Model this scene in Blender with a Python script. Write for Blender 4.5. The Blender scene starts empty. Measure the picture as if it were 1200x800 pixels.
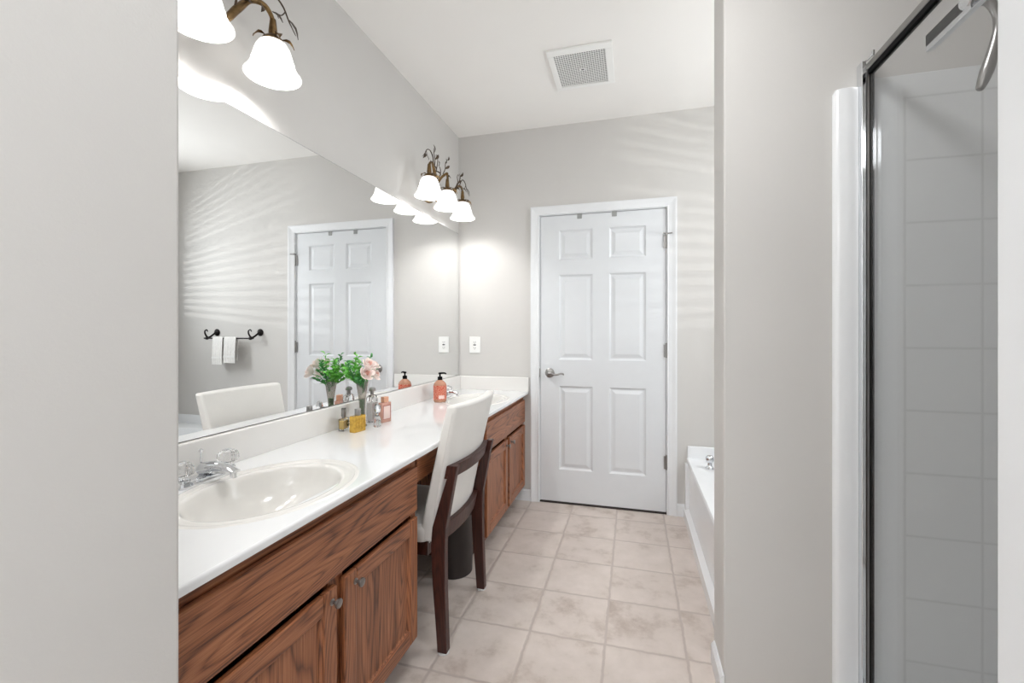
import bpy, bmesh, math, random
from mathutils import Vector, Matrix, noise
PI = math.pi
S = bpy.context.scene
COL = S.collection
random.seed(4)

# ---------------------------------------------------------------- camera, world, exposure, big lights
cam_d = bpy.data.cameras.new('camera'); cam = bpy.data.objects.new('camera', cam_d); COL.objects.link(cam)
cam.location = (1.2582, 0, 1.2); cam.rotation_euler = (PI/2, 0, 0.2675)
cam_d.sensor_width = 36; cam_d.lens = 518.08/1200*36; cam_d.shift_y = -10.56/1200
cam_d.clip_start = .02
S.camera = cam
S.view_settings.view_transform = 'Standard'; S.view_settings.look = 'None'
S.view_settings.gamma = 1; S.view_settings.use_curve_mapping = False
S.view_settings.exposure = 1.2
S.cycles.use_denoising = True
S.cycles.max_bounces = 16; S.cycles.diffuse_bounces = 6; S.cycles.glossy_bounces = 6; S.cycles.transparent_max_bounces = 12
S.cycles.sample_clamp_indirect = 4
w = bpy.data.worlds.new('world'); S.world = w; w.use_nodes = True
w.node_tree.nodes['Background'].inputs[0].default_value = (.8, .9, 1, 1)
w.node_tree.nodes['Background'].inputs[1].default_value = .3

BULB_W = 2.2
STRIPE_W = 34
def area(name, loc, rot, sx, sy, watts, col):
    l = bpy.data.lights.new(name, 'AREA'); l.shape = 'RECTANGLE'; l.size = sx; l.size_y = sy
    l.energy = watts; l.color = col
    o = bpy.data.objects.new(name, l); COL.objects.link(o); o.location = loc; o.rotation_euler = rot
    return o
# added fill light behind the camera, and daylight from the window over the tub
area('rear_fill', (1.05, -2.35, 1.55), (PI/2, 0, PI), 1.5, 1.5, 50, (.95, .975, 1))
area('tub_window_daylight', (2.74, 2.25, 1.75), (0, PI/2, 0), .8, .5, 8, (.95, .98, 1))
area('rear_overhead_fill', (1.05, -.9, 2.60), (0, 0, 0), .8, .8, 13, (.98, .99, 1))  # added overhead fill, no fixture goes with it
area('bath_ceiling_fill', (1.36, .98, 2.545), (0, 0, 0), .30, .30, 3.6, (.99, .995, 1)).data.shape = 'DISK'  # added fill at the unseen ceiling fixture

# added point light outside, shining through the blind slats to stripe the far wall
gl_ = bpy.data.lights.new('stripe_light', 'POINT'); gl_.energy = STRIPE_W; gl_.shadow_soft_size = .003; gl_.color = (1, .99, .97)
go_ = bpy.data.objects.new('stripe_light', gl_); COL.objects.link(go_); go_.location = (4.35, 1.1, 1.56)

# ---------------------------------------------------------------- materials
def nt(name):
    m = bpy.data.materials.new(name); m.use_nodes = True
    return m, m.node_tree.nodes, m.node_tree.links, m.node_tree.nodes['Principled BSDF']
def setp(p, **k):
    for a, v in k.items():
        p.inputs[a.replace('_', ' ')].default_value = v
def srgb(r, g, b):
    f = lambda c: (c/255/12.92) if c/255 <= .04045 else ((c/255+.055)/1.055)**2.4
    return (f(r), f(g), f(b), 1)
def mat(name, rgb, rough=.5, metal=0, noise_amt=.03, scale=12, bump=0, bscale=200, **k):
    m, N, Lk, p = nt(name)
    tc = N.new('ShaderNodeTexCoord'); no = N.new('ShaderNodeTexNoise'); no.inputs['Scale'].default_value = scale
    no.inputs['Detail'].default_value = 4
    Lk.new(tc.outputs['Object'], no.inputs['Vector'])
    cr = N.new('ShaderNodeValToRGB'); c = srgb(*rgb)
    cr.color_ramp.elements[0].position = .3; cr.color_ramp.elements[1].position = .7
    cr.color_ramp.elements[0].color = tuple(x*(1-noise_amt) for x in c[:3])+(1,)
    cr.color_ramp.elements[1].color = tuple(min(1, x*(1+noise_amt)) for x in c[:3])+(1,)
    Lk.new(no.outputs['Fac'], cr.inputs['Fac']); Lk.new(cr.outputs['Color'], p.inputs['Base Color'])
    setp(p, Roughness=rough, Metallic=metal, **k)
    if bump:
        b = N.new('ShaderNodeTexNoise'); b.inputs['Scale'].default_value = bscale; b.inputs['Detail'].default_value = 3
        Lk.new(tc.outputs['Object'], b.inputs['Vector'])
        bp = N.new('ShaderNodeBump'); bp.inputs['Strength'].default_value = bump; bp.inputs['Distance'].default_value = .002
        Lk.new(b.outputs['Fac'], bp.inputs['Height']); Lk.new(bp.outputs['Normal'], p.inputs['Normal'])
    return m
def wood(name, dark, mid, light, axis, rough=.42, gs=1.0):
    m, N, Lk, p = nt(name)
    tc = N.new('ShaderNodeTexCoord')
    def mp(al, ac):
        q = N.new('ShaderNodeMapping'); s = [ac]*3; s['xyz'.index(axis)] = al
        q.inputs['Scale'].default_value = s; Lk.new(tc.outputs['Object'], q.inputs['Vector']); return q
    # cathedral figure: rings of a stretched distorted field
    q1 = mp(.75*gs, 6*gs)
    n1 = N.new('ShaderNodeTexNoise'); n1.inputs['Scale'].default_value = 1.0; n1.inputs['Detail'].default_value = 1.5
    Lk.new(q1.outputs[0], n1.inputs['Vector'])
    mu = N.new('ShaderNodeMath'); mu.operation = 'MULTIPLY'; mu.inputs[1].default_value = 44
    Lk.new(n1.outputs['Fac'], mu.inputs[0])
    fr = N.new('ShaderNodeMath'); fr.operation = 'PINGPONG'; fr.inputs[1].default_value = .5; Lk.new(mu.outputs[0], fr.inputs[0])
    q2 = mp(9*gs, 420*gs)
    n2 = N.new('ShaderNodeTexNoise'); n2.inputs['Scale'].default_value = 1.0; n2.inputs['Detail'].default_value = 2
    Lk.new(q2.outputs[0], n2.inputs['Vector'])
    def mt(op, a, b_, c=None):
        q = N.new('ShaderNodeMath'); q.operation = op
        for i_, v_ in enumerate((a, b_, c)):
            if v_ is None: continue
            if isinstance(v_, (int, float)): q.inputs[i_].default_value = v_
            else: Lk.new(v_, q.inputs[i_])
        return q.outputs[0]
    q3 = mp(1.5*gs, 30*gs)
    n3 = N.new('ShaderNodeTexNoise'); n3.inputs['Scale'].default_value = 1.0; n3.inputs['Detail'].default_value = 2
    Lk.new(q3.outputs[0], n3.inputs['Vector'])
    ring = mt('POWER', mt('MULTIPLY', fr.outputs[0], 2.0), 2.2)
    f1 = mt('MULTIPLY_ADD', ring, -.30, .56)
    f2 = mt('MULTIPLY_ADD', mt('SUBTRACT', n2.outputs['Fac'], .5), .95, f1)
    class _A: pass
    ad = _A(); ad.outputs = [mt('MULTIPLY_ADD', mt('SUBTRACT', n3.outputs['Fac'], .5), .45, f2)]
    cr = N.new('ShaderNodeValToRGB'); e = cr.color_ramp.elements
    e[0].position = .18; e[0].color = srgb(*dark); e[1].position = .74; e[1].color = srgb(*light)
    x = e.new(.44); x.color = srgb(*mid)
    Lk.new(ad.outputs[0], cr.inputs['Fac']); Lk.new(cr.outputs['Color'], p.inputs['Base Color'])
    bp = N.new('ShaderNodeBump'); bp.inputs['Strength'].default_value = .25; bp.inputs['Distance'].default_value = .001
    Lk.new(n2.outputs['Fac'], bp.inputs['Height']); Lk.new(bp.outputs['Normal'], p.inputs['Normal'])
    setp(p, Roughness=rough); p.inputs['Coat Weight'].default_value = .15; p.inputs['Coat Roughness'].default_value = .3
    return m
M = {}
M['wall'] = mat('greige_wall_paint', (204, 202, 199), .75, noise_amt=.012, scale=3, bump=.12, bscale=260)
M['ceiling'] = mat('ceiling_paint', (240, 238, 235), .85, noise_amt=.01, scale=3, bump=.15, bscale=180)
M['trim'] = mat('white_trim_paint', (226, 228, 230), .35, noise_amt=.01)
M['door'] = mat('white_door_paint', (216, 219, 222), .4, noise_amt=.01, bump=.1, bscale=90)
OAKD, OAKM, OAKL = (82, 44, 26), (140, 85, 53), (172, 114, 77)
M['oak_h'] = wood('oak_grain_lengthways', OAKD, OAKM, OAKL, 'y')
M['oak_v'] = wood('oak_grain_upright', OAKD, OAKM, OAKL, 'z')
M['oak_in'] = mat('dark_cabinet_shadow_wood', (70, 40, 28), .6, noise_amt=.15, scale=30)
M['cherry'] = wood('dark_cherry_wood', (42, 18, 13), (58, 27, 20), (74, 37, 28), 'z', .42, gs=.8)
M['cherry'].node_tree.nodes['Principled BSDF'].inputs['Coat Weight'].default_value = 0
M['marble'] = mat('cultured_marble', (228, 229, 230), .12, noise_amt=.012, scale=5)
M['marble'].node_tree.nodes['Principled BSDF'].inputs['Coat Weight'].default_value = .3
M['bowl'] = mat('moulded_bowl', (222, 220, 216), .14, noise_amt=.01, scale=5)
M['splash'] = mat('marble_backsplash', (228, 226, 223), .2, noise_amt=.01, scale=5)
M['mirror'] = mat('mirror_silver', (244, 245, 245), .0, 1, noise_amt=0)
M['edge'] = mat('mirror_dark_edge', (70, 72, 72), .3, .3)
M['chrome'] = mat('chrome', (225, 227, 230), .08, 1, noise_amt=.0)
M['nickel'] = mat('brushed_nickel', (150, 148, 146), .3, 1, noise_amt=.03)
M['brass'] = mat('antique_brass', (128, 104, 72), .35, 1, noise_amt=.25, scale=60)
M['bronze'] = mat('dark_leaf_bronze', (84, 70, 58), .45, .8, noise_amt=.3, scale=60)
M['blackmetal'] = mat('oil_rubbed_black_metal', (34, 30, 30), .4, .7, noise_amt=.1)
M['rubber'] = mat('black_rubber', (10, 10, 11), .8)
M['rubber'].node_tree.nodes['Principled BSDF'].inputs['Specular IOR Level'].default_value = .15
M['leather'] = mat('white_leatherette', (222, 220, 216), .5, noise_amt=.015, bump=.15, bscale=120)
M['bin'] = mat('dark_brown_bin', (46, 38, 36), .5, noise_amt=.08)
M['acrylic'] = mat('white_acrylic', (236, 238, 240), .18, noise_amt=.005)
M['towel'] = mat('white_terry_cotton', (236, 235, 232), .95, noise_amt=.06, scale=80, bump=.9, bscale=420)
M['plastic'] = mat('white_plastic', (240, 240, 238), .3, noise_amt=.005)
M['dark'] = mat('dark_slot', (40, 40, 40), .7)
M['ventdark'] = mat('vent_mesh_grey', (150, 152, 150), .6)
M['glide'] = mat('clear_glide_plastic', (205, 205, 205), .25)
M['leaf'] = mat('artificial_leaf_green', (112, 190, 78), .5, noise_amt=.45, scale=40)
M['leaf2'] = mat('artificial_dark_leaf', (62, 138, 66), .5, noise_amt=.4, scale=40)
M['petal'] = mat('pale_pink_petal', (246, 232, 226), .6, noise_amt=.08, scale=50)
M['petal2'] = mat('blush_petal_heart', (232, 186, 172), .6, noise_amt=.12, scale=50)
M['soaplabel'] = None
def glass(name, rgb, rough=.02, ior=1.45, weight=1.0):
    m, N, Lk, p = nt(name)
    setp(p, Roughness=rough, IOR=ior); p.inputs['Base Color'].default_value = srgb(*rgb)
    p.inputs['Transmission Weight'].default_value = weight
    return m
M['clear'] = glass('clear_glass', (238, 240, 240))
M['amber'] = glass('amber_perfume', (242, 208, 126), weight=.0)
M['pale'] = glass('pale_scent', (246, 240, 237), weight=.0)
M['gold'] = mat('gold_bottle_glass', (200, 160, 66), .22, .35, noise_amt=.25, scale=70, bump=.5, bscale=90)
M['pinkglass'] = glass('pink_perfume_glass', (238, 186, 168), weight=.4)
M['pinkcap'] = mat('peach_cap', (226, 170, 140), .3, .2)
M['redline'] = mat('rust_red_label_border', (150, 62, 50), .5)
M['palelabel'] = mat('pale_pink_label', (232, 208, 200), .5)
M['crystal'] = glass('crystal_acrylic', (242, 242, 242), ior=1.49)
M['smoke'] = glass('vase_smoky_glass', (214, 210, 202), weight=.9)
# shower pane: thin grey-tinted glass
m, N, Lk, p = nt('shower_pane_glass')
N.remove(p); out = N['Material Output']
tr = N.new('ShaderNodeBsdfTransparent'); tr.inputs[0].default_value = (.95, .953, .953, 1)
gl = N.new('ShaderNodeBsdfGlossy'); gl.inputs['Roughness'].default_value = .01
lw = N.new('ShaderNodeLayerWeight'); lw.inputs['Blend'].default_value = .5
pw = N.new('ShaderNodeMath'); pw.operation = 'POWER'; pw.inputs[1].default_value = 4; Lk.new(lw.outputs['Facing'], pw.inputs[0])
fz = N.new('ShaderNodeMath'); fz.operation = 'MULTIPLY_ADD'; fz.inputs[1].default_value = .5; fz.inputs[2].default_value = .03; Lk.new(pw.outputs[0], fz.inputs[0])
mx = N.new('ShaderNodeMixShader'); Lk.new(fz.outputs[0], mx.inputs[0]); Lk.new(tr.outputs[0], mx.inputs[1]); Lk.new(gl.outputs[0], mx.inputs[2])
Lk.new(mx.outputs[0], out.inputs[0]); M['pane'] = m
# frosted lamp glass, lit from within
m, N, Lk, p = nt('lit_frosted_glass')
setp(p, Roughness=.4); p.inputs['Base Color'].default_value = (.5, .495, .485, 1)
p.inputs['Emission Color'].default_value = (1, .985, .96, 1); p.inputs['Emission Strength'].default_value = .75
M['shade'] = m
m, N, Lk, p = nt('lit_bulb')
p.inputs['Emission Color'].default_value = (1, .97, .92, 1); p.inputs['Emission Strength'].default_value = 6
M['bulb'] = m
# vinyl tile floor
m, N, Lk, p = nt('vinyl_tile_floor')
tc = N.new('ShaderNodeTexCoord'); sx = N.new('ShaderNodeSeparateXYZ'); Lk.new(tc.outputs['Object'], sx.inputs[0])
T = .2965
def mth(op, a, b=None, c=None):
    n = N.new('ShaderNodeMath'); n.operation = op
    for i, v in enumerate((a, b, c)):
        if v is None: continue
        if isinstance(v, (int, float)): n.inputs[i].default_value = v
        else: Lk.new(v, n.inputs[i])
    return n.outputs[0]
wob = N.new('ShaderNodeTexNoise'); wob.inputs['Scale'].default_value = 25; Lk.new(tc.outputs['Object'], wob.inputs['Vector'])
wv = mth('MULTIPLY_ADD', wob.outputs['Fac'], .010, -.005)
ux = mth('DIVIDE', mth('SUBTRACT', mth('ADD', sx.outputs[0], wv), .857), T); uy = mth('DIVIDE', mth('SUBTRACT', mth('ADD', sx.outputs[1], wv), 2.031), T)
dx = mth('PINGPONG', ux, .5); dy = mth('PINGPONG', uy, .5)
d = mth('MINIMUM', dx, dy)
cx_ = N.new('ShaderNodeCombineXYZ'); Lk.new(mth('FLOOR', ux), cx_.inputs[0]); Lk.new(mth('FLOOR', uy), cx_.inputs[1])
wn = N.new('ShaderNodeTexWhiteNoise'); Lk.new(cx_.outputs[0], wn.inputs['Vector'])
n1 = N.new('ShaderNodeTexNoise'); n1.inputs['Scale'].default_value = 7; n1.inputs['Detail'].default_value = 7; n1.inputs['Roughness'].default_value = .62
ofs = N.new('ShaderNodeVectorMath'); ofs.operation = 'ADD'; Lk.new(tc.outputs['Object'], ofs.inputs[0]); Lk.new(wn.outputs['Color'], ofs.inputs[1]); Lk.new(ofs.outputs[0], n1.inputs['Vector'])
cr = N.new('ShaderNodeValToRGB'); e = cr.color_ramp.elements
e[0].position = .30; e[0].color = srgb(176, 162, 152); e[1].position = .68; e[1].color = srgb(214, 203, 196)
x = e.new(.45); x.color = srgb(203, 192, 184)
Lk.new(mth('ADD', n1.outputs['Fac'], mth('MULTIPLY_ADD', wn.outputs['Value'], .08, -.04)), cr.inputs['Fac'])
gr = N.new('ShaderNodeMapRange'); gr.inputs[1].default_value = .010; gr.inputs[2].default_value = .024; Lk.new(d, gr.inputs[0])
mxc = N.new('ShaderNodeMix'); mxc.data_type = 'RGBA'; Lk.new(gr.outputs[0], mxc.inputs[0])
mxc.inputs[6].default_value = srgb(184, 172, 165); Lk.new(cr.outputs[0], mxc.inputs[7])
Lk.new(mxc.outputs[2], p.inputs['Base Color'])
bp = N.new('ShaderNodeBump'); bp.inputs['Strength'].default_value = .5; bp.inputs['Distance'].default_value = .003
gr2 = N.new('ShaderNodeMapRange'); gr2.inputs[1].default_value = 0; gr2.inputs[2].default_value = .05; gr2.interpolation_type = 'SMOOTHSTEP'; Lk.new(d, gr2.inputs[0])
Lk.new(mth('ADD', gr2.outputs[0], mth('MULTIPLY', n1.outputs['Fac'], .3)), bp.inputs['Height']); Lk.new(bp.outputs[0], p.inputs['Normal'])
setp(p, Roughness=.42); M['floor'] = m
# shower surround: moulded tile pattern (lines are grooves)
def surround_mat():
    m, N, Lk, p = nt('moulded_surround')
    tc = N.new('ShaderNodeTexCoord'); sx = N.new('ShaderNodeSeparateXYZ'); Lk.new(tc.outputs['Object'], sx.inputs[0])
    def mth(op, a, b=None):
        n = N.new('ShaderNodeMath'); n.operation = op
        for i, v in enumerate((a, b)):
            if v is None: continue
            if isinstance(v, (int, float)): n.inputs[i].default_value = v
            else: Lk.new(v, n.inputs[i])
        return n.outputs[0]
    ux = mth('PINGPONG', mth('DIVIDE', mth('SUBTRACT', sx.outputs[0], 2.035-1.85), .185), .5)
    uy = mth('PINGPONG', mth('DIVIDE', mth('SUBTRACT', sx.outputs[1], -.01), .185), .5)
    uz = mth('PINGPONG', mth('DIVIDE', mth('SUBTRACT', sx.outputs[2], 1.154-.185*6), .185), .5)
    mask = mth('GREATER_THAN', sx.outputs[0], 2.03-1.85)
    mz = mth('LESS_THAN', sx.outputs[2], 1.90)
    d = mth('MINIMUM', ux, uz)
    r = N.new('ShaderNodeMapRange'); r.inputs[1].default_value = .0; r.inputs[2].default_value = .028; Lk.new(d, r.inputs[0])
    inv = mth('SUBTRACT', 1, r.outputs[0]); g = mth('MULTIPLY', mth('MULTIPLY', inv, mask), mz)
    mx = N.new('ShaderNodeMix'); mx.data_type = 'RGBA'; Lk.new(g, mx.inputs[0])
    mx.inputs[6].default_value = srgb(226, 228, 229); mx.inputs[7].default_value = srgb(210, 212, 213)
    Lk.new(mx.outputs[2], p.inputs['Base Color'])
    bp = N.new('ShaderNodeBump'); bp.invert = True; bp.inputs['Strength'].default_value = .3; bp.inputs['Distance'].default_value = .001
    Lk.new(g, bp.inputs['Height']); Lk.new(bp.outputs[0], p.inputs['Normal'])
    setp(p, Roughness=.22)
    return m
M['surround'] = surround_mat()
# soap label: scrolling damask in orange red and cream
m, N, Lk, p = nt('patterned_soap_label')
tc = N.new('ShaderNodeTexCoord'); wv_ = N.new('ShaderNodeTexVoronoi'); wv_.inputs['Scale'].default_value = 55
Lk.new(tc.outputs['Object'], wv_.inputs['Vector']); ws = N.new('ShaderNodeMath'); ws.operation = 'PINGPONG'; ws.inputs[1].default_value = .12
Lk.new(wv_.outputs['Distance'], ws.inputs[0])
cr = N.new('ShaderNodeValToRGB'); cr.color_ramp.elements[0].position = .028; cr.color_ramp.elements[0].color = srgb(232, 176, 150)
cr.color_ramp.elements[1].position = .04; cr.color_ramp.elements[1].color = srgb(184, 66, 42); Lk.new(ws.outputs[0], cr.inputs[0]); Lk.new(cr.outputs[0], p.inputs['Base Color'])
setp(p, Roughness=.4); M['soaplabel'] = m
M['soap'] = glass('peach_liquid_soap', (238, 180, 150), weight=.45)

# ---------------------------------------------------------------- mesh helpers
class MB:
    def __init__(s): s.bm = bmesh.new()
    def box(s, x0, x1, y0, y1, z0, z1, mi=0):
        v = [s.bm.verts.new(c) for c in ((x0,y0,z0),(x1,y0,z0),(x1,y1,z0),(x0,y1,z0),(x0,y0,z1),(x1,y0,z1),(x1,y1,z1),(x0,y1,z1))]
        for f in ((3,2,1,0),(4,5,6,7),(0,1,5,4),(1,2,6,5),(2,3,7,6),(3,0,4,7)):
            s.bm.faces.new([v[i] for i in f]).material_index = mi
        return s
    def rings(s, rs, closed=True, cap0=True, cap1=True, mi=0):
        vs = [[s.bm.verts.new(c) for c in r] for r in rs]; n = len(rs[0])
        for a, b in zip(vs, vs[1:]):
            for i in range(n if closed else n-1):
                j = (i+1) % n; s.bm.faces.new((a[i], a[j], b[j], b[i])).material_index = mi
        if cap0: s.bm.faces.new(vs[0][::-1]).material_index = mi
        if cap1: s.bm.faces.new(vs[-1]).material_index = mi
        return vs
    def lathe(s, prof, c=(0,0,0), n=32, axis='z', cap0=True, cap1=True, sx=1, sy=1, mi=0):
        rs = []
        for r, h in prof:
            ring = []
            for k in range(n):
                a = 2*PI*k/n; u, v = r*math.cos(a)*sx, r*math.sin(a)*sy
                p = {'z': (u, v, h), 'x': (h, u, v), 'y': (v, h, u)}[axis]
                ring.append((c[0]+p[0], c[1]+p[1], c[2]+p[2]))
            rs.append(ring)
        s.rings(rs, cap0=cap0, cap1=cap1, mi=mi); return s
    def tube(s, pts, rad, n=10, smooth=4, flat=1.0, mi=0):
        pts = [Vector(p) for p in pts]
        if not isinstance(rad, (list, tuple)): rad = [rad]*len(pts)
        if smooth > 1 and len(pts) > 2:
            P, R = [], []
            for i in range(len(pts)-1):
                p0 = pts[max(i-1, 0)]; p1 = pts[i]; p2 = pts[i+1]; p3 = pts[min(i+2, len(pts)-1)]
                for k in range(smooth):
                    t = k/smooth
                    P.append(.5*((2*p1)+(-p0+p2)*t+(2*p0-5*p1+4*p2-p3)*t*t+(-p0+3*p1-3*p2+p3)*t**3))
                    R.append(rad[i]*(1-t)+rad[i+1]*t)
            P.append(pts[-1]); R.append(rad[-1]); pts, rad = P, R
        up = None; rs = []
        for i, q in enumerate(pts):
            d = (pts[min(i+1, len(pts)-1)]-pts[max(i-1, 0)]).normalized()
            if up is None:
                up = Vector((0,0,1)) if abs(d.z) < .9 else Vector((1,0,0))
            a = d.cross(up).normalized(); b = a.cross(d).normalized(); up = b
            rs.append([tuple(q+a*(rad[i]*math.cos(2*PI*k/n))+b*(rad[i]*flat*math.sin(2*PI*k/n))) for k in range(n)])
        s.rings(rs, mi=mi); return s
    def ball(s, c, r, sx=1, sy=1, sz=1, u=16, v=10):
        mtx = Matrix.Translation(c) @ Matrix.Diagonal((sx, sy, sz, 1))
        bmesh.ops.create_uvsphere(s.bm, u_segments=u, v_segments=v, radius=r, matrix=mtx); return s
    def prism(s, poly, axis, a, b):
        def P(u, v, h): return {'x': (h, u, v), 'y': (u, h, v), 'z': (u, v, h)}[axis]
        s.rings([[P(u, v, a) for u, v in poly], [P(u, v, b) for u, v in poly]]); return s
    def leaf(s, base, tip, width, nrm=(0,0,1), curl=.15, thick=.0008):
        b, t = Vector(base), Vector(tip); d = t-b; L = d.length; d.normalize()
        nv = Vector(nrm); side = d.cross(nv)
        if side.length < 1e-3: side = d.cross(Vector((1, 0, .3)))
        side.normalize(); nn = side.cross(d).normalized()
        prof = [(0, .12), (.25, .8), (.5, 1), (.75, .7), (1, .06)]
        rs = []
        for q, wd in prof:
            c = b+d*(L*q)+nn*(curl*L*math.sin(PI*q))
            hw = width/2*wd
            rs.append([tuple(c-side*hw+nn*hw*.35), tuple(c-nn*thick), tuple(c+side*hw+nn*hw*.35), tuple(c+nn*thick)])
        s.rings(rs); return s
    def obj(s, name, m, parent=None, smooth=False, bevel=0, seg=2, origin=None, sub=0, world=False):
        bmesh.ops.recalc_face_normals(s.bm, faces=s.bm.faces)
        o0 = Vector((0,0,0))
        if origin is not None: o0 = Vector(origin)
        elif world and parent is not None:
            q = parent
            while q.parent: q = q.parent
            o0 = q.location.copy()
        if o0.length: bmesh.ops.translate(s.bm, vec=-o0, verts=s.bm.verts)
        me = bpy.data.meshes.new(name); s.bm.to_mesh(me); s.bm.free()
        for x in (m if isinstance(m, (list, tuple)) else [m]): me.materials.append(x)
        o = bpy.data.objects.new(name, me); COL.objects.link(o)
        if parent is not None: o.parent = parent
        elif origin is not None: o.location = o0
        if smooth:
            for f in me.polygons: f.use_smooth = True
            try: me.set_sharp_from_angle(angle=math.radians(42))
            except Exception: pass
        if bevel:
            b = o.modifiers.new('bevel', 'BEVEL'); b.width = bevel; b.segments = seg; b.limit_method = 'ANGLE'; b.angle_limit = math.radians(40)
            if smooth is False and seg > 1:
                b.harden_normals = False
        if sub:
            q = o.modifiers.new('sub', 'SUBSURF'); q.levels = sub; q.render_levels = sub
        return o
def tag(o, label=None, cat=None, group=None, kind=None):
    for k, v in (('label', label), ('category', cat), ('group', group), ('kind', kind)):
        if v: o[k] = v
    return o
def thing(name, label, cat, loc=(0,0,0), rz=0, group=None, kind=None):
    o = bpy.data.objects.new(name, None); COL.objects.link(o); o.location = loc; o.rotation_euler = (0, 0, rz)
    o.empty_display_size = .05
    return tag(o, label, cat, group, kind)
def kids(o): return [c for c in bpy.data.objects if c.parent == o]
def copy_tree(o, parent=None):
    c = o.copy(); COL.objects.link(c); c.parent = parent
    for ch in kids(o): copy_tree(ch, c)
    return c
def struct(o, label, cat):
    return tag(o, label, cat, kind='structure')

L, H = 3.0813, 2.6542
XR = 2.80       # right outer wall
YS = 1.586      # shower/tub partition, camera side
# ---------------------------------------------------------------- room shell
b = MB().box(-.1, 3.0, -2.6, L+.12, -.06, 0)
struct(b.obj('floor', M['floor']), 'beige square vinyl tile bathroom floor', 'floor')
b = MB().box(-.1, 3.0, -2.6, L+.12, H, H+.08)
struct(b.obj('ceiling', M['ceiling']), 'flat off-white painted ceiling', 'ceiling')
struct(MB().box(-.1, 0, .53, L, 0, H).obj('wall_left', M['wall']), 'greige wall behind the long mirror and vanity', 'wall')
DX0, DX1, DT = .619, 1.4706, 2.024
b = MB().box(-.1, DX0-.006, L, L+.12, 0, H).box(DX1+.006, 3.0, L, L+.12, 0, H).box(DX0-.006, DX1+.006, L, L+.12, DT+.006, H)
struct(b.obj('wall_back', M['wall']), 'greige far wall around the closed white door', 'wall')
b = MB().box(-.1, .575, -2.5, .53, 0, H)
struct(b.obj('wall_front_left', M['wall'], bevel=.006), 'pale greige wall at the left edge beside the near end of the vanity', 'wall')
# partition between tub and shower
b = MB().box(1.545, XR, YS, 1.765, 0, H)
struct(b.obj('wall_partition', M['wall'], bevel=.006), 'greige partition wall between tub and shower', 'wall')
# outer right wall with window opening over the tub
wy0, wy1, wz0, wz1 = 1.95, 2.95, 1.32, 2.36
b = MB().box(XR, XR+.12, .5, wy0, 0, H).box(XR, XR+.12, wy1, L, 0, H).box(XR, XR+.12, wy0, wy1, 0, wz0).box(XR, XR+.12, wy0, wy1, wz1, H)
struct(b.obj('wall_right', M['wall']), 'greige outer wall beyond the tub', 'wall')
b = MB().box(1.60, 3.0, -2.5, .50, 0, H)
struct(b.obj('wall_front_right', M['wall']), 'greige wall at the near side of the shower', 'wall')
b = MB().box(-.1, .45, -2.6, -2.5, 0, H).box(1.65, 3.0, -2.6, -2.5, 0, H).box(.45, 1.65, -2.6, -2.5, 0, .9).box(.45, 1.65, -2.6, -2.5, 2.2, H)
struct(b.obj('wall_front', M['wall']), 'wall behind the camera with an added window', 'wall')
# white jamb at the right edge of the picture
b = MB().box(1.556, 1.60, -2.3, .472, 0, H)
struct(b.obj('trim_1', M['trim'], bevel=.003), 'smooth white door jamb filling the right edge', 'door jamb')
# windows outside the view; the one behind the camera is added for fill
def window(name, root, frame_boxes, glass_box, lab):
    f = MB()
    for q in frame_boxes: f.box(*q)
    r = f.obj(name, M['trim'], bevel=.002); struct(r, lab, 'window')
    MB().box(*glass_box).obj('pane', M['pane'], r)
X = XR+.03
window('window_1', None, [(X, X+.05, wy0, wy0+.05, wz0, wz1), (X, X+.05, wy1-.05, wy1, wz0, wz1), (X, X+.05, wy0+.05, wy1-.05, wz0, wz0+.05),
       (X, X+.05, wy0+.05, wy1-.05, wz1-.05, wz1), (X+.01, X+.04, wy0+.05, wy1-.05, 1.87, 1.91)], (X+.02, X+.026, wy0+.05, wy1-.05, wz0+.05, wz1-.05), 'white framed window over the tub')
window('fill_window', None, [(.45, .5, -2.57, -2.53, .9, 2.2), (1.6, 1.65, -2.57, -2.53, .9, 2.2), (.5, 1.6, -2.57, -2.53, .9, .95), (.5, 1.6, -2.57, -2.53, 2.15, 2.2),
       (.5, 1.6, -2.565, -2.535, 1.53, 1.57)], (.5, 1.6, -2.553, -2.547, .95, 2.15), 'added white framed window for the fill light behind the camera')

r = thing('stripe_blind', 'added white slat blind over the tub, out of view, that stripes the light', 'blind', (XR+.012, (wy0+wy1)/2, wz0))  # unseen blind, added to cut the light into stripes
b = MB(); z = wz0+.03
while z < wz1-.06:
    b.rings([[(XR+.002, y, z), (XR+.002, y, z+.002), (XR+.022, y, z+.026), (XR+.022, y, z+.024)] for y in (wy0+.008, wy1-.008)]); z += .052
so = b.obj('slats', M['plastic'], r, world=True); so['kind'] = 'stuff'
MB().box(XR+.0, XR+.026, wy0+.004, wy1-.004, wz1-.032, wz1-.002).obj('head_rail', M['plastic'], r, bevel=.002, world=True)
MB().box(XR+.002, XR+.022, wy0+.008, wy1-.008, wz0+.004, wz0+.016).obj('bottom_rail', M['plastic'], r, bevel=.002, world=True)

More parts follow.
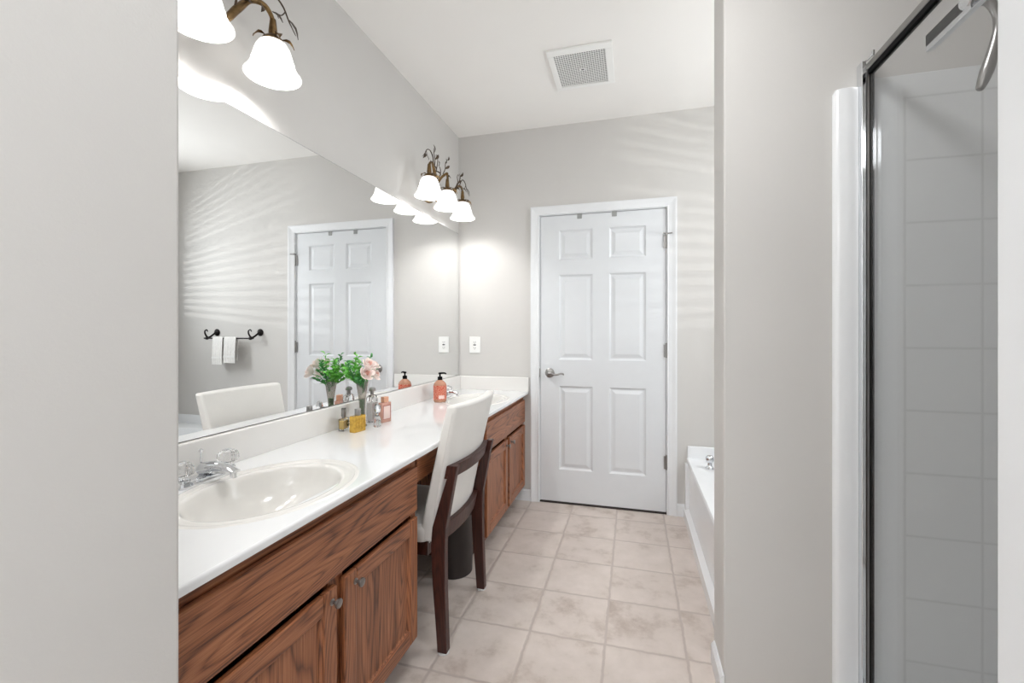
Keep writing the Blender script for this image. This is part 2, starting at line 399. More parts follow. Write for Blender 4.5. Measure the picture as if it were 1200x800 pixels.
# baseboards
def bboard(name, pts, out, lab):
    (x0, y0), (x1, y1) = pts; b = MB(); t = .013
    if abs(x1-x0) > abs(y1-y0):
        poly = [(y0, 0), (y0+out*t, 0), (y0+out*t, .068), (y0+out*t*.4, .08), (y0, .08)]; b.prism(poly, 'x', x0, x1)
    else:
        poly = [(x0, 0), (x0+out*t, 0), (x0+out*t, .068), (x0+out*t*.4, .08), (x0, .08)]; b.prism(poly, 'y', y0, y1)
    struct(b.obj(name, M['trim']), lab, 'baseboard')
bboard('baseboard_back', ((1.536, L), (1.60, L)), -1, 'short white baseboard between door casing and tub')
bboard('baseboard_back_left', ((0.02, L), (.553, L)), -1, 'white baseboard at the toe of the far vanity cabinet')
bboard('baseboard_partition', ((1.545, YS-.013), (1.545, 1.745)), -1, 'white baseboard on the end of the partition wall')
bboard('baseboard_left', ((.575, -2.4), (.575, .53)), 1, 'white baseboard on the near left wall')

# ---------------------------------------------------------------- door in the far wall
d1 = thing('door_1', 'closed white six-panel door in the far wall', 'door', (DX0, L, 0), kind='structure')
def rect_ring(x0, x1, z0, z1, y): return [(x0, y, z0), (x1, y, z0), (x1, y, z1), (x0, y, z1)]
xs = [DX0+.003, .755, .989, 1.100, 1.341, DX1-.003]; zs = [.014, .239, .825, 1.009, 1.604, 1.709, 1.917, 2.020]
b = MB(); yf, yb = L+.004, L+.040
for i in range(5):
    for j in range(7):
        x0, x1, z0, z1 = xs[i], xs[i+1], zs[j], zs[j+1]
        if i in (1, 3) and j in (1, 3, 5):
            rs = [rect_ring(x0, x1, z0, z1, yf), rect_ring(x0+.004, x1-.004, z0+.004, z1-.004, yf+.003), rect_ring(x0+.012, x1-.012, z0+.012, z1-.012, yf+.009),
                  rect_ring(x0+.020, x1-.020, z0+.020, z1-.020, yf+.009), rect_ring(x0+.042, x1-.042, z0+.042, z1-.042, yf+.002)]
            b.rings(rs, cap0=False)
        else:
            vs = [b.bm.verts.new(c) for c in rect_ring(x0, x1, z0, z1, yf)]; b.bm.faces.new(vs)
bmesh.ops.remove_doubles(b.bm, verts=b.bm.verts, dist=1e-5)
e = [x for x in b.bm.edges if x.is_boundary]
r = bmesh.ops.extrude_edge_only(b.bm, edges=e); vv = [g for g in r['geom'] if isinstance(g, bmesh.types.BMVert)]
for v in vv: v.co.y = yb
e2 = [x for x in b.bm.edges if x.is_boundary]; bmesh.ops.contextual_create(b.bm, geom=e2)
b.obj('door_leaf', M['door'], d1, world=True)
# jamb lining + stops
b = MB().box(DX0-.006, DX0, L, L+.12, 0, DT+.006).box(DX1, DX1+.006, L, L+.12, 0, DT+.006).box(DX0, DX1, L, L+.12, DT, DT+.006)
b.box(DX0, DX0+.012, L+.045, L+.06, 0, DT).box(DX1-.012, DX1, L+.045, L+.06, 0, DT).box(DX0, DX1, L+.045, L+.06, DT-.012, DT)
b.obj('jamb', M['trim'], d1, world=True)
# casing: mitred moulding profile
def casing(parent, x0, x1, zt, w, y):
    prof = [(0, 0), (0, .010), (.006, .013), (.010, .009), (.030, .012), (.052, .018), (w, .018), (w, 0)]
    b = MB(); rs = []
    for P in (lambda o, d: (x0-o, y-d, 0), lambda o, d: (x0-o, y-d, zt+o), lambda o, d: (x1+o, y-d, zt+o), lambda o, d: (x1+o, y-d, 0)):
        rs.append([P(o, d) for o, d in prof])
    b.rings(rs); return b.obj('casing', M['trim'], parent, world=True)
casing(d1, DX0-.003, DX1+.003, DT+.003, .061, L)
MB().box(DX0, DX1, L+.0, L+.11, 0, .009).obj('door_gap_shade', M['bin'], d1, world=True)  # dark strip standing in for the shaded gap under the door
for z in (1.80, 1.078, .341):
    h = MB().lathe([(.0055, -.045), (.0055, .045)], (DX1-.001, L-.004, z), 12).lathe([(.003, .045), (.0065, .047), (.004, .054)], (DX1-.001, L-.004, z), 12)
    h.box(DX1-.018, DX1+.016, L-.003, L+.003, z-.042, z+.042)
    ho = h.obj('hinge', M['nickel'], d1, world=True)
    if z > 1.7:
        s_ = MB().tube([(DX1, L-.006, z+.05), (DX1-.01, L-.03, z+.05), (DX1-.022, L-.045, z+.048)], .004, 8).tube([(DX1, L-.006, z+.05), (DX1+.022, L-.022, z+.05), (DX1+.034, L-.026, z+.05)], .004, 8)
        s_.box(DX1-.006, DX1+.006, L-.016, L-.004, z+.042, z+.056)
        s_.obj('hinge_stop', M['nickel'], ho, world=True)
# lever handle
lv = MB().lathe([(.0, 0), (.033, 0), (.034, -.004), (.026, -.010), (.013, -.013), (.012, -.045), (0.001, -.047)], (.690, L+.004, .915), 28, 'y')
lo = lv.obj('lever_rosette', M['nickel'], d1, smooth=True, world=True)
MB().tube([(.690, L-.038, .915), (.712, L-.044, .912), (.742, L-.044, .906), (.772, L-.04, .914), (.790, L-.036, .912), (.792, L-.033, .905)], [.010, .009, .007, .006, .006, .004], 12, 5).obj('lever', M['nickel'], lo, smooth=True, world=True)
MB().box(DX0-.004, DX0+.002, L-.003, L+.003, .885, .945).obj('latch_plate', M['nickel'], d1, world=True)
for x, wh in ((.899, 'left'), (1.135, 'right')):
    b = MB().box(x-.016, x+.016, L+.000, L+.0035, 1.990, DT-.001).box(x-.016, x+.016, L+.000, L+.04, 2.0202, 2.0235)
    o = b.obj('over_door_hook_strap', M['ventdark'], origin=(x, L, 1.99))
    tag(o, 'small grey metal hook strap folded over the %s half of the door top' % wh, 'hook', 'hook straps over the door')

# ---------------------------------------------------------------- vanity cabinets
ZC = .780; FX = .497      # counter top, face frame plane
def knob(parent, x, y, z):
    b = MB().lathe([(.008, 0), (.0085, .003), (.0045, .006), (.0042, .013), (.010, .016), (.0125, .019), (.0118, .024), (.007, .026), (0.001, .0265)], (x, y, z), 20, 'x')
    return b.obj('knob', M['nickel'], parent, smooth=True, world=True)
def panel_door(root, y0, y1, z0, z1, ky, kz):
    x0 = FX+.001; x1 = FX+.019; fr = .052
    rs = lambda i, x: [(x, y0+fr-.002+i, z0+fr-.002+i), (x, y1-fr+.002-i, z0+fr-.002+i), (x, y1-fr+.002-i, z1-fr+.002-i), (x, y0+fr-.002+i, z1-fr+.002-i)]
    b = MB(); b.rings([rs(0, x0+.002), rs(0, x1-.003), rs(.005, x1-.009), rs(.007, x1-.011)])
    o = b.obj('door', M['oak_v'], root, world=True)
    for a, c in ((y0, y0+fr), (y1-fr, y1)): MB().box(x0, x1, a, c, z0, z1).obj('stile', M['oak_v'], o, bevel=.004, world=True)
    for a, c in ((z0, z0+fr), (z1-fr, z1)): MB().box(x0, x1, y0+fr, y1-fr, a, c).obj('rail', M['oak_h'], o, bevel=.004, world=True)
    knob(o, x1, ky, kz)
    return o
def cabinet(label, y0, y1, dz0, dz1, doors, kn, side_visible=False):
    r = thing('vanity_cabinet', label, 'cabinet', (FX/2, (y0+y1)/2, 0), group=None)
    zt = ZC-.019
    b = MB().box(.002, FX-.02, y0, y0+.016, .09, zt).box(.002, FX-.02, y1-.016, y1, .09, zt).box(.002, FX-.02, y0+.016, y1-.016, .09, .106).box(.002, .01, y0+.016, y1-.016, .106, zt)
    b.obj('carcass', M['oak_v'], r, world=True)
    mid = (doors[0][1]+doors[1][0])/2
    for a, c, e_, g_ in ((y0, y0+.035, .09, zt), (y1-.035, y1, .09, zt), (mid-.03, mid+.03, .125, .555)):
        MB().box(FX-.02, FX, a, c, e_, g_).obj('frame_stile', M['oak_v'], r, bevel=.0015, world=True)
    for a, c in ((.09, .125), (.555, .58), (.70, zt)): MB().box(FX-.02, FX, y0+.035, y1-.035, a, c).obj('frame_rail', M['oak_h'], r, bevel=.0015, world=True)
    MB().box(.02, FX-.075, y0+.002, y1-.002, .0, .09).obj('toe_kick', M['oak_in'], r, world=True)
    MB().box(FX+.001, FX+.019, y0+.025, y1-.018, dz0, dz1).obj('false_drawer_front', M['oak_h'], r, bevel=.005, world=True)
    for (a, c), k in zip(doors, kn): panel_door(r, a, c, .115, .545, k, .512)
    return r
cabinet('oak vanity cabinet under the near sink, closest to the left wall', .532, 1.452, .566, .722, [(.556, .990), (1.022, 1.434)], (.967, 1.066))
cabinet('oak vanity cabinet under the far sink, beside the door', 2.18, L-.002, .566, .722, [(2.215, 2.617), (2.650, 3.060)], (2.585, 2.69))
r = thing('vanity_apron', 'shallow oak apron panel under the counter over the knee space', 'cabinet apron', (FX-.02, 1.816, .64))
MB().box(FX-.06, FX-.022, 1.454, 2.178, .635, ZC-.019).obj('apron_board', M['oak_h'], r, bevel=.002, world=True)
MB().box(FX-.021, FX-.004, 1.475, 2.158, .650, .735).obj('false_drawer_front', M['oak_h'], r, bevel=.004, world=True)

# ---------------------------------------------------------------- countertop with moulded basins
CT = thing('vanity_countertop', 'long glossy white vanity countertop with two moulded oval sinks', 'countertop', (.27, 1.8, ZC-.018))
Y0, Y1, XF = .532, L-.002, .537; SC = [(.308, .988), (.308, 2.62)]; AX, AY = .205, .265
b = MB(); th = .018
def quad(x0, x1, y0, y1):
    vs = [b.bm.verts.new(c) for c in ((x0,y0,ZC),(x1,y0,ZC),(x1,y1,ZC),(x0,y1,ZC))]; b.bm.faces.new(vs)
PH = .29; bands = []; yy = Y0; xe = XF-.006
for (cx0, cy0) in SC:
    quad(.0, xe, yy, cy0-PH); yy = cy0+PH
quad(.0, xe, yy, Y1)
basin_rings = {}
for (cx0, cy0) in SC:
    angs = sorted(set([2*PI*k/96 for k in range(96)] + [math.atan2(sy*PH, sx_) % (2*PI) for sy in (-1, 1) for sx_ in (xe-cx0, -cx0)]))
    inner, outer = [], []
    for a in angs:
        ca, sa = math.cos(a), math.sin(a)
        rr = 1/math.sqrt((ca/AX)**2+(sa/AY)**2); inner.append((cx0+ca*rr, cy0+sa*rr, ZC))
        tx = ((xe-cx0)/ca) if ca > 1e-9 else ((-cx0)/ca if ca < -1e-9 else 1e9); ty = PH/abs(sa) if abs(sa) > 1e-9 else 1e9
        t = min(tx, ty); outer.append((cx0+ca*t, cy0+sa*t, ZC))
    b.rings([outer, inner], cap0=False, cap1=False)
    basin_rings[(cx0, cy0)] = angs
# rounded front edge, underside
prof = [(xe, ZC), (xe+.003, ZC-.001), (xe+.0055, ZC-.004), (XF, ZC-.008), (XF, ZC-th), (.0, ZC-th)]
vs = [[b.bm.verts.new((x, y, z)) for x, z in prof[:5]] for y in (Y0, Y1)]
for i in range(4): b.bm.faces.new((vs[0][i], vs[0][i+1], vs[1][i+1], vs[1][i]))
for y in (Y0, Y1): b.bm.faces.new([b.bm.verts.new((x, y, z)) for x, z in [(0, ZC)]+prof])
slab = b.obj('counter_slab', M['marble'], CT, smooth=True, world=True)
# underside strip at the front only (the bowls hang below elsewhere)
MB().box(.44, XF-.003, Y0, Y1, ZC-th-.0005, ZC-th+.004).obj('counter_underside', M['marble'], CT, world=True)
for (cx0, cy0) in SC:
    b = MB(); pr = [(1, 0), (.985, .0015), (.96, .002), (.945, -.001), (.93, -.004), (.88, -.0045), (.85, -.003), (.825, -.004), (.80, -.010), (.775, -.024), (.74, -.045), (.66, -.075), (.52, -.104), (.36, -.122), (.2, -.130), (.10, -.133)]
    rs = []
    for s_, dz in pr:
        sh = -.03*(1-s_)
        rs.append([(cx0+sh+math.cos(a)*s_/math.sqrt((math.cos(a)/AX)**2+(math.sin(a)/AY)**2), cy0+math.sin(a)*s_/math.sqrt((math.cos(a)/AX)**2+(math.sin(a)/AY)**2), ZC+dz) for a in basin_rings[(cx0, cy0)]])
    b.rings(rs, cap0=False)
    bo = b.obj('basin', M['bowl'], CT, smooth=True, world=True)
    for pgn in bo.data.polygons: pgn.use_smooth = True
    MB().lathe([(.001, .0), (.021, .0), (.023, .003), (.018, .005), (.012, .003), (.001, .002)], (cx0-.027, cy0, ZC-.133), 24).obj('drain', M['chrome'], bo, smooth=True, world=True)
MB().box(.001, .021, Y0, Y1, ZC-.002, .8825).obj('backsplash', M['splash'], CT, bevel=.005, seg=3, world=True)
MB().box(.021, XF+.004, Y1-.019, Y1, ZC-.002, .8800).obj('side_splash', M['splash'], CT, bevel=.005, seg=3, world=True)

# ---------------------------------------------------------------- faucets
def faucet(label, y):
    x = .085; r = thing('faucet', label, 'faucet', (x, y, ZC), group=None)
    pts = []
    for k in range(40):
        a = 2*PI*k/40; ca, sa = math.cos(a), math.sin(a)
        pts.append((.028*math.copysign(abs(ca)**.8, ca), .094*math.copysign(abs(sa)**.6, sa)))
    b = MB(); b.rings([[(u, v, 0) for u, v in pts], [(u, v, .010) for u, v in pts], [(u*.9, v*.96, .016) for u, v in pts], [(u*.7, v*.9, .018) for u, v in pts]])
    b.obj('base_plate', M['chrome'], r, smooth=True)
    b = MB(); rs = []
    for t in range(11):
        q = t/10; cx0 = -.012+q*.118; hh = .050+.012*math.sin(PI*q*.8)-.020*q*q; wd = .021-.006*q; zb = .014+.016*q
        rs.append([(cx0, wd*math.cos(a), zb+(hh-zb)*(.5+.5*math.sin(a))) for a in [2*PI*k/16 for k in range(16)]])
    b.rings(rs); b.lathe([(.009, 0), (.009, .014)], (.098, 0, .016), 14)
    b.obj('spout', M['chrome'], r, smooth=True)
    MB().lathe([(.0025, 0), (.0025, .032), (.006, .034), (.006, .040), (.001, .042)], (-.02, 0, .045), 12).obj('lift_rod', M['chrome'], r, smooth=True)
    for s_ in (-1, 1):
        MB().lathe([(.020, .014), (.018, .022), (.011, .026), (.011, .030)], (0, s_*.070, 0), 20).obj('handle_collar', M['chrome'], r, smooth=True)
        b = MB(); rs = []
        for rr, z in ((.012, .030), (.024, .036), (.027, .046), (.026, .058), (.020, .066), (.010, .068)):
            rs.append([(rr*(1+.07*math.cos(8*a))*math.cos(a), s_*.070+rr*(1+.07*math.cos(8*a))*math.sin(a), z) for a in [2*PI*k/48 for k in range(48)]])
        b.rings(rs); h = b.obj('crystal_handle', M['crystal'], r)
        MB().lathe([(.001, 0), (.010, 0), (.010, .003), (.001, .004)], (0, s_*.070, .0685), 16).obj('handle_button', M['chrome'], h, smooth=True)
    return r
faucet('chrome faucet with clear knobs behind the near sink', .985)
faucet('chrome faucet with clear knobs behind the far sink', 2.62)

# ---------------------------------------------------------------- mirror
r = thing('wall_mirror', 'long frameless mirror over the vanity backsplash', 'mirror', (0, 1.8, .883))
MB().box(.0005, .005, .535, L-.012, .884, 1.934).obj('mirror_backing', M['edge'], r, world=True)
MB().box(.005, .0062, .5365, L-.0135, .8855, 1.9325).obj('mirror_glass', M['mirror'], r, world=True)

# ---------------------------------------------------------------- vanity light bars
SP = .253
def shade_lamp(root, x, y, z, lit=True):
    prof = [(.020, .108), (.030, .107), (.041, .100), (.050, .085), (.056, .066), (.060, .050), (.0635, .042), (.0625, .037), (.068, .025), (.077, .009), (.0835, .001), (.084, -.001)]
    inn = [(r_-.003, z_-.001) for r_, z_ in prof[::-1]]
    b = MB(); b.lathe(prof+inn, (x, y, z), 40, cap0=False, cap1=False)
    s_ = b.obj('lamp_shade', M['shade'], root, smooth=True, world=True)
    MB().lathe([(.011, .100), (.011, .096), (.016, .090), (.018, .084), (.016, .076), (.009, .070), (.001, .069)], (x, y, z), 18).obj('bulb', M['bulb'], s_, smooth=True, world=True)
    MB().lathe([(.033, .099), (.036, .106), (.030, .116), (.020, .124), (.013, .130), (.013, .142), (.009, .180)], (x, y, z), 24).obj('shade_cap', M['brass'], root, smooth=True, world=True)
    for q in (-1.9, -.5, .6, 2.0):
        lf = MB(); lf.leaf((x+.026*math.cos(q), y+.026*math.sin(q), z+.120), (x+.062*math.cos(q), y+.062*math.sin(q), z+.094), .022, (math.cos(q), math.sin(q), 1), curl=.18, thick=.0012)
        lf.obj('cap_leaf', M['brass'], root, smooth=True, world=True)
    l = bpy.data.lights.new('bulb_light', 'POINT'); l.energy = BULB_W; l.color = (1, .992, .98); l.shadow_soft_size = .022
    lo = bpy.data.objects.new('bulb_light', l); COL.objects.link(lo); lo.location = Vector((x, y, z+.048))-root.location; lo.parent = root
def leafy(b, base, tip, wd, nrm): b.leaf(base, tip, wd, nrm, curl=.12, thick=.0012)
def vanity_light(label, yc, zr, X0=.145):
    r = thing('vanity_light', label, 'light fixture', (0, yc, zr))
    b = MB().lathe([(.062, 0), (.062, .006), (.052, .014), (.030, .020), (.014, .03)], (.0005, yc, zr+.11), 32, 'x', sx=1.7, sy=1)
    b.obj('back_plate', M['brass'], r, smooth=True, world=True)
    zt = zr+.175
    b = MB()
    # central arm
    b.tube([(.02, yc, zr+.10), (.06, yc, zr+.13), (.10, yc, zr+.19), (.14, yc, zr+.215), (X0, yc, zr+.205), (X0+.002, yc, zt)], [.008, .008, .008, .0075, .007, .007], 12, 5)
    b.obj('arm', M['brass'], r, smooth=True, world=True)
    for s_ in (-1, 1):
        b = MB()
        b.tube([(.03, yc+s_*.012, zr+.09), (.07, yc+s_*.04, zr+.055), (.12, yc+s_*.09, zr+.07), (X0-.015, yc+s_*.135, zr+.135), (X0-.01, yc+s_*.175, zr+.188), (X0, yc+s_*.215, zr+.202), (X0, yc+s_*.242, zr+.192), (X0, yc+s_*SP, zt)],
               [.008, .009, .010, .0115, .009, .0075, .007, .007], 12, 5)
        b.obj('arm', M['brass'], r, smooth=True, world=True)
        # vine tendrils and leaves
        v = MB(); X1 = X0+.004
        y_ = lambda t: yc+s_*t
        v.tube([(X0-.01, y_(.170), zr+.190), (X1, y_(.185), zr+.225), (X1, y_(.200), zr+.262), (X1+.006, y_(.215), zr+.285)], [.003, .0028, .0022, .0012], 6, 4)
        v.tube([(X0, y_(.200), zr+.205), (X1, y_(.215), zr+.235), (X1, y_(.250), zr+.258), (X1, y_(.290), zr+.248), (X1, y_(.318), zr+.215), (X1, y_(.348), zr+.188)], [.003, .0032, .003, .0026, .0022, .001], 6, 5)
        v.tube([(X1, y_(.300), zr+.236), (X1, y_(.285), zr+.215), (X1, y_(.268), zr+.206), (X1, y_(.272), zr+.196)], [.002, .0018, .0016, .001], 6, 4)
        v.tube([(X0-.01, y_(.150), zr+.155), (X1, y_(.158), zr+.205), (X1, y_(.150), zr+.245), (X1, y_(.165), zr+.265), (X1, y_(.178), zr+.258)], [.0026, .0026, .002, .0016, .001], 6, 5)
        v.tube([(X0-.02, y_(.130), zr+.13), (X1, y_(.118), zr+.16), (X1+.008, y_(.130), zr+.195), (X1+.006, y_(.150), zr+.21)], [.0035, .003, .0025, .001], 6, 4)
        v.obj('vine', M['bronze'], r, smooth=True, world=True)
        for (a, c) in ((((X1, y_(.310), zr+.222)), (X1+.006, y_(.352), zr+.176)), ((X1, y_(.200), zr+.262), (X1+.01, y_(.226), zr+.300)), ((X1, y_(.185), zr+.232), (X1+.01, y_(.160), zr+.268)),
                       ((X0, y_(.205), zr+.196), (X1+.012, y_(.190), zr+.158)), ((X0-.008, y_(.160), zr+.175), (X1+.02, y_(.142), zr+.152)), ((X1, y_(.245), zr+.20), (X1+.014, y_(.275), zr+.182)), ((X1+.006, y_(.148), zr+.208), (X1+.016, y_(.172), zr+.226))):
            lf = MB(); leafy(lf, a, c, .018, (1, .2*s_, .3)); lf.obj('leaf', M['bronze'], r, smooth=True, world=True)
    # centre sprig
    v = MB().tube([(X0-.03, yc, zr+.215), (X0-.02, yc+.012, zr+.25), (X0-.01, yc-.006, zr+.28), (X0, yc+.004, zr+.30)], [.003, .0028, .002, .001], 6, 4)
    v.obj('vine', M['bronze'], r, smooth=True, world=True)
    for a, c in (((X0-.02, yc+.01, zr+.25), (X0, yc+.035, zr+.275)), ((X0-.01, yc-.006, zr+.275), (X0+.005, yc-.03, zr+.295)), ((X0, yc, zr+.295), (X0+.004, yc+.012, zr+.325)), ((X0, yc, zr+.20), (X0+.03, yc-.02, zr+.175))):
        lf = MB(); leafy(lf, a, c, .017, (1, 0, .3)); lf.obj('leaf', M['bronze'], r, smooth=True, world=True)
    for k in (-1, 0, 1): shade_lamp(r, X0, yc+k*SP, zr)
    return r
vanity_light('three-shade brass vine wall light over the near sink, partly cut off', .911, 2.022)
vanity_light('three-shade brass vine wall light over the far sink, near the corner', 2.543, 1.972)

# ---------------------------------------------------------------- chair
CH = thing('upholstered_chair', 'white upholstered dining chair with dark cherry legs pushed toward the vanity', 'chair', (.38, 1.745, 0))
cy_ = 1.745
NC = 14
def xrear(z, y):
    # rear surface of the back: leans toward +x with height, bowed outward in plan
    t = (z-.42)/.51
    u = (y-cy_)/.22
    return .522+.100*t+.012*t*t+.030*(1-u*u)
b = MB(); rs = []
zs_ = [.40+i*.53/18 for i in range(19)]
for z in zs_:
    t = (z-.40)/.53; hw = .205+.024*t; th_ = .062-.020*t
    rear, front = [], []
    for k in range(NC+1):
        y = cy_-hw+2*hw*k/NC; x = xrear(z, y)
        rear.append((x, y, z)); front.append((x-th_, y, z))
    ring = rear+front[::-1]; rs.append(ring)
b.rings(rs)
o = b.obj('backrest', M['leather'], CH, smooth=True, bevel=.012, seg=4, world=True)
# piping seam line along the rear edges
for s_ in (-1, 1):
    q = MB(); pts = []
    for z in zs_[:-1]:
        t = (z-.40)/.53; hw = .205+.024*t; y = cy_+s_*(hw-.0005); pts.append((xrear(z, y)-.012, y, z))
    q.tube(pts, .0022, 6, 1); q.obj('piping', M['leather'], o, smooth=True, world=True)
# seat cushion
b = MB(); rs = []
def rr(x0, x1, y0, y1, r_, z, n=6):
    P = []
    for (cx0, cy0, a0) in ((x1-r_, y1-r_, 0), (x0+r_, y1-r_, PI/2), (x0+r_, y0+r_, PI), (x1-r_, y0+r_, 3*PI/2)):
        for k in range(n+1): a = a0+PI/2*k/n; P.append((cx0+r_*math.cos(a), cy0+r_*math.sin(a), z))
    return P
sx0, sx1, sy0, sy1 = .12, .50, cy_-.215, cy_+.215
for ins, z in ((.004, .400), (0, .405), (0, .445), (.006, .458), (.02, .466), (.06, .470), (.12, .472)):
    rs.append(rr(sx0+ins, sx1-ins*.2, sy0+ins, sy1-ins, .03, z))
b.rings(rs); b.obj('seat', M['leather'], CH, smooth=True, world=True)
MB().box(.135, .50, cy_-.20, cy_-.18, .345, .399).box(.135, .50, cy_+.18, cy_+.20, .345, .399).box(.125, .147, cy_-.18, cy_+.18, .345, .399).box(.48, .50, cy_-.18, cy_+.18, .345, .399).obj('seat_frame', M['cherry'], CH, bevel=.002, world=True)
# rear legs with sweep
def rleg(s_):
    prof = [(.008, .548, .586), (.10, .541, .583), (.25, .528, .578), (.40, .520, .577), (.47, .526, .580), (.56, .553, .597), (.64, .578, .612), (.705, .600, .626)]
    b = MB(); rs = []
    for z, xa, xb in prof:
        t = z/.7; yo = cy_+s_*(.214-.004*t); wd = .017-.002*t
        rs.append([(xa+.006, yo-wd, z+.0), (xb+.006, yo-wd, z), (xb+.006, yo+wd, z), (xa+.006, yo+wd, z)])
    b.rings(rs); lg = b.obj('leg', M['cherry'], CH, bevel=.003, world=True)
    MB().lathe([(.019, 0), (.022, .002), (.021, .007), (.014, .008)], (.573, cy_+s_*.214, .0005), 16).obj('glide', M['glide'], lg, smooth=True, world=True)
    return lg
for s_ in (-1, 1):
    rleg(s_)
    b = MB().rings([rr(.150, .185, cy_+s_*.185-.017, cy_+s_*.185+.017, .002, .0, 1), rr(.140, .185, cy_+s_*.185-.02, cy_+s_*.185+.02, .002, .344, 1)]) and None
for s_ in (-1, 1):
    b = MB(); b.rings([rr(.152, .182, cy_+s_*.185-.015, cy_+s_*.185+.015, .002, .0, 1), rr(.142, .186, cy_+s_*.185-.02, cy_+s_*.185+.02, .002, .346, 1)])
    b.obj('leg', M['cherry'], CH, bevel=.002, world=True)
# curved rails behind the upholstery
def crail(name, z0, z1, th_, off=.001, sag=0, off_in=.0):
    b = MB(); rs = []
    for k in range(NC+1):
        u = -1+2*k/NC; y = cy_+u*.212; sg = sag*(1-u*u)
        xa = xrear(z0, y)+off; xb = xrear(z1, y)+off
        rs.append([(xa, y, z0+sg), (xa+th_, y, z0+sg), (xb+th_, y, z1), (xb, y, z1)])
    b.rings(rs); return b.obj(name, M['cherry'], CH, smooth=False, bevel=.002, world=True)
crail('back_rail', .650, .700, .022)
crail('lower_rail', .400, .468, .022)

# ---------------------------------------------------------------- waste bin
b = MB().lathe([(.088, 0), (.092, .004), (.097, .29), (.100, .296), (.097, .300), (.094, .296), (.086, .01), (.001, .008)], (0, 0, 0), 40, cap1=False)
o = b.obj('waste_bin', M['bin'], smooth=True); o.location = (.385, 2.078, .0)
tag(o, 'dark brown round waste bin under the counter behind the chair', 'waste bin')

# ---------------------------------------------------------------- things on the counter
def rbox(b, hx, hy, z0, z1, r_, mi=0):
    b.rings([rr(-hx+.001, hx-.001, -hy+.001, hy-.001, r_, z0, 4), rr(-hx, hx, -hy, hy, r_, z0+.002, 4), rr(-hx, hx, -hy, hy, r_, z1-.002, 4), rr(-hx+.001, hx-.001, -hy+.001, hy-.001, r_, z1, 4)], mi=mi)
ROT = -.12
# 1 square clear bottle with amber and a dark ring emblem
r = thing('perfume_bottle', 'small square clear perfume bottle with amber scent and dark ring emblem', 'perfume bottle', (.058, 1.642, ZC), .15, 'perfume bottles on the counter')
b = MB(); rbox(b, .012, .026, 0, .052, .004); b.obj('bottle', M['clear'], r)
b = MB(); rbox(b, .0085, .021, .008, .044, .003); b.obj('scent', M['amber'], r)
MB().lathe([(.007, .052), (.007, .058), (.0105, .060), (.0105, .094), (.008, .096)], (0, .0, 0), 20).obj('cap', M['nickel'], r, smooth=True)
b = MB(); b.rings([[(.0128+.0018*math.cos(q), .014+.0085*math.cos(a)+.0022*math.sin(q)*math.cos(a), .029+.0105*math.sin(a)+.0022*math.sin(q)*math.sin(a)) for q in [2*PI*j/8 for j in range(8)]] for a in [PI*.15+2*PI*k/28*.86 for k in range(29)]])
b.obj('ring_emblem', M['rubber'], r, smooth=True)
# 2 gold slab bottle
r = thing('perfume_bottle', 'gold rectangular perfume bottle in front of the flower vase', 'perfume bottle', (.128, 1.640, ZC), -.16, 'perfume bottles on the counter')
b = MB(); rbox(b, .015, .033, 0, .068, .003); bo = b.obj('bottle', M['gold'], r)
b = MB()
for k in range(4):
    yk = -.022+k*.0145
    b.box(.0152, .0172, yk, yk+.003, .012+.004*(k % 2), .056); b.box(.0152, .0172, yk, yk+.010, .052-.018*(k % 2), .056-.018*(k % 2)); b.box(.0152, .0172, yk+.001, yk+.010, .012+.008*(k % 2), .016+.008*(k % 2))
b.obj('embossed_strokes', M['gold'], bo, bevel=.0008)
MB().lathe([(.012, .068), (.0125, .070), (.0125, .096), (.011, .098)], (0, 0, 0), 24).obj('cap', M['nickel'], r, smooth=True)
# 3 tall clear bottle
r = thing('perfume_bottle', 'tall clear glass bottle with round silver cap right of the vase', 'perfume bottle', (.070, 1.838, ZC), 0, 'perfume bottles on the counter')
b = MB(); b.rings([rr(-.017+i, .017-i, -.027+i, .027-i, .008, z, 4) for i, z in ((.002, 0), (0, .003), (0, .112), (.003, .120), (.009, .126))]); b.obj('bottle', M['clear'], r, smooth=True)
b = MB(); b.rings([rr(-.013, .013, -.022, .022, .006, z, 4) for z in (.006, .09)]); b.obj('scent', M['pale'], r, smooth=True)
MB().lathe([(.009, .126), (.009, .142), (.015, .145), (.017, .152), (.013, .160), (.004, .163)], (0, 0, 0), 24).obj('cap', M['nickel'], r, smooth=True)
# 4 small faceted clear bottle
r = thing('perfume_bottle', 'tiny faceted clear bottle with black-tipped stopper, front-most right of the gold one', 'perfume bottle', (.158, 1.742, ZC), .2, 'perfume bottles on the counter')
MB().lathe([(.014, 0), (.017, .004), (.016, .036), (.011, .048), (.006, .052)], (0, 0, 0), 8).obj('bottle', M['clear'], r)
MB().lathe([(.005, .052), (.005, .060), (.013, .066), (.016, .080), (.012, .096), (.004, .103)], (0, 0, 0), 8).obj('stopper', M['chrome'], r)
MB().ball((.006, .006, .088), .0075).obj('stopper_tip', M['rubber'], r, smooth=True)
# 5 pink bottle
r = thing('perfume_bottle', 'pink rectangular perfume bottle with red-bordered label', 'perfume bottle', (.130, 1.850, ZC), -.25, 'perfume bottles on the counter')
b = MB(); rbox(b, .013, .029, 0, .092, .003); bo = b.obj('bottle', M['pinkglass'], r)
b = MB().box(.0132, .0142, -.024, .024, .014, .016).box(.0132, .0142, -.024, .024, .076, .079).box(.0132, .0142, -.024, -.021, .016, .076).box(.0132, .0142, .021, .024, .016, .076); b.obj('label_border', M['redline'], bo)
MB().box(.0131, .0137, -.021, .021, .016, .076).obj('label', M['palelabel'], bo)
MB().box(-.011, .011, -.015, .015, .092, .118).obj('cap', M['pinkcap'], r, bevel=.002)
